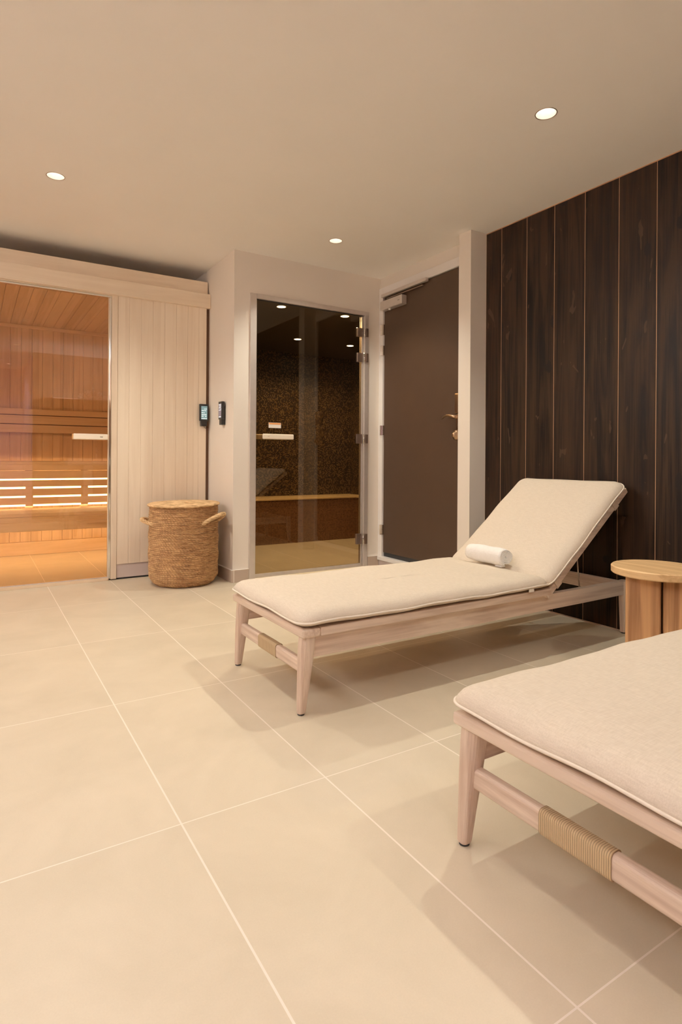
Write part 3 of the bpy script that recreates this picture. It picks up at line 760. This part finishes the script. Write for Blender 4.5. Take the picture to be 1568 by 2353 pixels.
OX, OY = .897, 1.668                 # front near corner of the first lounger's top frame
LW, LL = .604, 1.775
def lounger(label, group):
    t = thing('sun_lounger', (OX, OY, 0), label, 'sun lounger', group)
    X = lambda x, y, z: (OX+x, OY+y, z)
    HX = 1.205                        # hinge position along x
    # seat frame slab (perimeter + slats)
    b = NB()
    f = NB(); box(f, X(0, 0, .259), X(.07, LW, .287), .007, 3); part('front_rail', f, M['teak_y'], t)
    box(b, X(.07, 0, .259), X(1.215, .045, .287), .005, 3); box(b, X(.07, LW-.045, .259), X(1.215, LW, .287), .005, 3)
    part('seat_frame', b, M['teak'], t)
    b = NB()
    for i in range(12): box(b, X(.105+i*.092, .045, .262), X(.105+i*.092+.06, LW-.045, .280), .003)
    part('seat_slats', b, M['teak_y'], t)
    # long side rails and rear cross rail
    for y0 in (.022, LW-.022-.028):
        b = NB(); poly = [(.045, .188), (1.772, .193), (1.772, .258), (1.225, .258), (1.205, .2585), (.045, .2585)]
        poly = [(OX+p, z) for p, z in poly]; prism(b, poly, 'y', OY+y0, OY+y0+.028)
        part('side_rail', b, M['teak'], t)
    b = NB(); box(b, X(1.746, .052, .193), X(1.772, LW-.052, .258), .002); part('rear_rail', b, M['teak_y'], t)
    b = NB(); box(b, X(1.19, .05, .215), X(1.22, LW-.05, .255), .002); part('hinge_rail', b, M['teak_y'], t)
    # legs with rubber feet
    for (bx, by, tx, ty) in ((.018, .040, .036, .034), (.018, LW-.022, .036, LW-.034), (1.795, .040, 1.788, .034), (1.795, LW-.022, 1.788, LW-.034)):
        lg = part('leg', leg_bm(OX+bx, OY+by, OX+tx, OY+ty, .258, .050 if bx < 1 else .044, .027), M['teak_z'], t, False, loc=(OX+bx, OY+by, 0))
        b = NB(); lathe(b, [(.0, 0.0005), (.0115, .0005), (.0115, .0075), (0, .0075)], (OX+bx, OY+by, 0), 16); part('foot_pad', b, M['rubber'], lg, False)
    # front stretcher with a cord wrapped middle
    b = NB(); prism(b, [(p+OX+.018, z) for p, z in rrect(0, .130, .026, .176, .009, 4, 3)], 'y', OY+.05, OY+LW-.045); st = part('stretcher', b, M['teak_y'], t)
    b = NB(); prism(b, [(p+OX+.018, z) for p, z in rrect(-.0022, .1278, .0282, .1782, .010, 4, 3)], 'y', OY+.232, OY+.382); part('cord_wrap', b, M['cord'], st)
    # backrest
    A = math.radians(38.0)
    Bm = Matrix.Translation((OX+HX, OY, .268)) @ Matrix.Rotation(-A, 4, 'Y')
    b = NB()
    for y0 in (0, LW-.045): box(b, (-.02, y0, -.012), (.700, y0+.045, .016), .004, 3, Bm)
    box(b, (.655, .045, -.012), (.700, LW-.045, .016), .004, 3, Bm); box(b, (-.02, .045, -.012), (.03, LW-.045, .016), .004, 3, Bm)
    part('backrest_frame', b, M['teak'], t)
    b = NB()
    for i in range(6): box(b, (.055+i*.098, .045, -.008), (.055+i*.098+.065, LW-.045, .010), .003, 2, Bm)
    part('backrest_slats', b, M['teak_y'], t)
    for y0 in (.07, LW-.07):
        p0 = Bm @ Vector((.33, y0, -.012)); p1 = Vector((OX+1.50, OY+y0, .205))
        b = NB(); tube(b, [p0, p1], .0035, 8); tube(b, [p1 + Vector((-.02, 0, -.004)), p1 + Vector((.16, 0, .0))], .003, 8); part('support_rod', b, M['steel'], t, True)
    b = NB(); tube(b, [Vector((OX+1.50, OY+.055, .205)), Vector((OX+1.50, OY+LW-.055, .205))], .004, 8); part('support_bar', b, M['steel'], t, True)
    # cushions
    pr = [(.055, 0), (.024, .003), (.008, .010), (.0, .0195), (.0035, .030), (.012, .041), (.026, .050), (.048, .056), (.085, .060), (.13, .062)]
    bm, pp = cushion(OX-.008, OY-.010, OX+HX-.005, OY+LW+.010, .2885, pr, .048, Matrix.Identity(4), 1)
    cu = part('seat_cushion', bm, M['fabric'], t, True); part('piping', pp, M['piping'], cu, True)
    b = NB(); box(b, X(1.055, -.014, .292), X(1.085, -.010, .304), .001); part('care_tag', b, M['paper'], cu)
    Bc = Bm @ Matrix.Translation((0, 0, .0165))
    bm, pp = cushion(-.002, -.010, .705, LW+.010, 0, pr, .048, Bc, 4)
    cb = part('back_cushion', bm, M['fabric'], t, True); part('piping', pp, M['piping'], cb, True)
    for s in (.045, .565):
        b = NB()
        box(b, (s, -.0035, -.0145), (s+.036, -.0015, .024), .0008, 1, Bm); box(b, (s, -.003, -.0150), (s+.036, .06, -.0130), .0006, 1, Bm)
        part('strap', b, M['strap'], cb)
    return t
L1 = lounger('pale teak sun lounger with raised back and sand cushion, towel roll on it', 'teak sun loungers')
L2 = copy_tree(L1); L2.location = (OX, OY-1.301, 0)
L2['label'] = 'pale teak sun lounger in the near foreground, cropped by the right edge, no towel'

# ------------------------------------------------------------------ rolled towel
def towel():
    t = thing('rolled_towel', (2.066, 1.985, .35), 'small white rolled towel at the back crease of the sand lounger cushion', 'towel')
    bm = NB(); R, y0, y1 = .0425, 1.872, 2.096; cx, cz = 2.054, .3970
    th = .006; turns = 5.2; n = 260
    outer, inner = [], []
    for i in range(n+1):
        u = i/n; a = u*turns*2*PI; r = R - (R-.006)*u
        outer.append((a, r))
    ny = 14
    def P(a, r, y, k):
        e = 1 + .03*math.sin(3*a+1)
        rr = r*(1 - .10*(abs(2*k/ny-1)**6)) + .0010*math.sin(y*60+a*2)
        a2 = -a - 1.9
        return (cx+rr*e*math.cos(a2), y+.0035*math.sin(a*1.0)*(1 if k in (0, ny) else 0), cz+rr*math.sin(a2)*.98)
    gridO = [[bm.verts.new(P(a, r, y0+(y1-y0)*k/ny, k)) for k in range(ny+1)] for a, r in outer]
    gridI = [[bm.verts.new(P(a, r-th*.82, y0+(y1-y0)*k/ny, k)) for k in range(ny+1)] for a, r in outer]
    for G in (gridO, gridI):
        for i in range(n):
            for k in range(ny): bm.faces.new((G[i][k], G[i+1][k], G[i+1][k+1], G[i][k+1]))
    for i in range(n):
        for k in (0, ny): bm.faces.new((gridO[i][k], gridO[i+1][k], gridI[i+1][k], gridI[i][k]))
    for i in (0, n):
        for k in range(ny): bm.faces.new((gridO[i][k], gridO[i][k+1], gridI[i][k+1], gridI[i][k]))
    part('terry_roll', bm, M['towel'], t, True)
    b = NB(); box(b, (2.035, 1.884, .3505), (2.062, 1.925, .3585), .003, 3); part('loose_corner', b, M['towel'], t, True)
towel()

# ------------------------------------------------------------------ side table
def side_table(cx, cy, R, zt):
    t = thing('side_table', (cx, cy, 0), 'round solid pine side table with chunky post base between the loungers', 'side table')
    rot = -math.atan2(cx, cy)
    b = NB()
    lathe(b, [(0, 0), (R-.004, 0), (R, .004), (R, .026), (R-.004, .030), (0, .030)], (cx, cy, zt-.030), 72)
    bmesh.ops.remove_doubles(b, verts=b.verts[:], dist=1e-5)
    part('table_top', b, M['stooltop'], t)
    Mx = Matrix.Translation((cx, cy, 0)) @ Matrix.Rotation(rot, 4, 'Z')
    for i, (a, c) in enumerate((((-.112, -.085), (.012, .0)), ((.018, -.078), (.112, .0)), ((-.112, .003), (-.01, .085)), ((-.004, .003), (.112, .085)))):
        b = NB(); box(b, (a[0], a[1], .0), (c[0], c[1], zt-.0305), .006, 3, Mx); part('post', b, M['stool'], t)
side_table(2.307, 1.319, .170, .42)

# ------------------------------------------------------------------ ceiling downlights
def downlight(x, y, power, ang, lab, pink=False):
    t = thing('downlight', (x, y, CE), lab, 'ceiling lamp', 'recessed ceiling downlights' if not pink else 'pink ceiling downlights of the side room')
    b = NB(); lathe(b, [(HR-.002, .004), (HR-.0015, -.0012), (HR+.0015, -.0012), (HR+.002, .0)], (x, y, CE), 48); part('trim_ring', b, M['hinge'], t, True)
    b = NB(); lathe(b, [(HR-.002, .0), (.038, .016), (.032, .036), (.024, .054)], (x, y, CE), 48); part('reflector', b, M['reflector'], t, True)
    b = NB(); lathe(b, [(0, .0542), (.0245, .0542)], (x, y, CE), 40); bmesh.ops.remove_doubles(b, verts=b.verts[:], dist=1e-5); part('bulb', b, M['bulb_pink' if pink else 'bulb'], t)
    l = bpy.data.lights.new('downlight_beam', 'SPOT'); l.energy = power; l.color = PINK if pink else WARM
    l.spot_size = math.radians(ang); l.spot_blend = .7; l.shadow_soft_size = .006
    o = bpy.data.objects.new('downlight_beam', l); COL.objects.link(o); o.parent = t; o.location = (0, 0, -.006)
LAB = ['recessed round downlight in the ceiling nearest the black wall', 'recessed round downlight in the ceiling before the steam door', 'recessed round downlight in the ceiling left, before the sauna glass']
for i, (x, y, p, a) in enumerate(DOWN):
    downlight(x, y, p, a, LAB[i] if i < 3 else 'recessed round downlight beyond the frame of the photo, seen as a reflection')
for x, y, p, a in DOWN_PINK: downlight(x, y, p, a, 'pink-toned downlight in the side room seen mirrored in the sauna glass', True)

# ------------------------------------------------------------------ rear wall furniture, seen mirrored in the sauna glass
v = thing('washbasin', (1.3, YR+.2, 0), 'white washbasin with chrome tap on the rear wall, mirrored in the sauna glass', 'washbasin')
b = NB(); box(b, (1.06, YR+.002, .73), (1.62, YR+.34, .82), .012, 3); part('basin', b, M['ceramic'], v)
b = NB(); tube(b, [(1.46, YR+.07, .82), (1.46, YR+.07, 1.0)], .012, 12); tube(b, [(1.46, YR+.07, .92), (1.46, YR+.18, .93)], .008, 10); part('tap', b, M['chrome'], v, True)
b = NB(); box(b, (1.28, YR+.08, 0), (1.40, YR+.2, .73), .02, 3); part('pedestal', b, M['ceramic'], v)
v = thing('wall_shelf_cabinet', (1.2, YR+.1, 1.50), 'brown wooden box shelf on the rear wall, mirrored in the sauna glass', 'shelf')
b = NB(); box(b, (.75, YR+.002, 1.50), (2.1, YR+.20, 1.63), .004); part('box', b, M['cabinet'], v)
for x in (1.05, 1.85):  # lights added on top of the shelf to brighten the ceiling
    l = bpy.data.lights.new('shelf_uplight', 'AREA'); l.shape = 'RECTANGLE'; l.size = .3; l.size_y = .05; l.energy = ADDED_SHELF_LIGHT; l.color = COOL
    o = bpy.data.objects.new('shelf_uplight', l); COL.objects.link(o); o.parent = v; o.location = (x-1.2, .07, .145); o.rotation_euler = (PI-math.radians(-25), 0, 0)
    b = NB(); box(b, (x-.15, YR+.14, 1.631), (x+.15, YR+.19, 1.638)); part('light_bar', b, M['pane'], v)
b = NB(); rnd = random.Random(5)
for i in range(60):
    x = rnd.uniform(1.22, 1.62); z = 1.64 + rnd.random()*.16*(1-abs(x-1.4)/.3); q = Vector((x, YR+.1+rnd.uniform(-.05, .05), z))
    tube(b, [(1.42+(x-1.42)*.3, YR+.1, 1.632), q], .003, 5); bmesh.ops.create_icosphere(b, subdivisions=1, radius=.014, matrix=Matrix.Translation(q))
tag(part('dried_bouquet', b, M['dried'], None, False, (1.42, YR+.1, 1.632)), 'cream dried flowers on the rear shelf, mirrored faintly in the sauna glass', 'flowers')
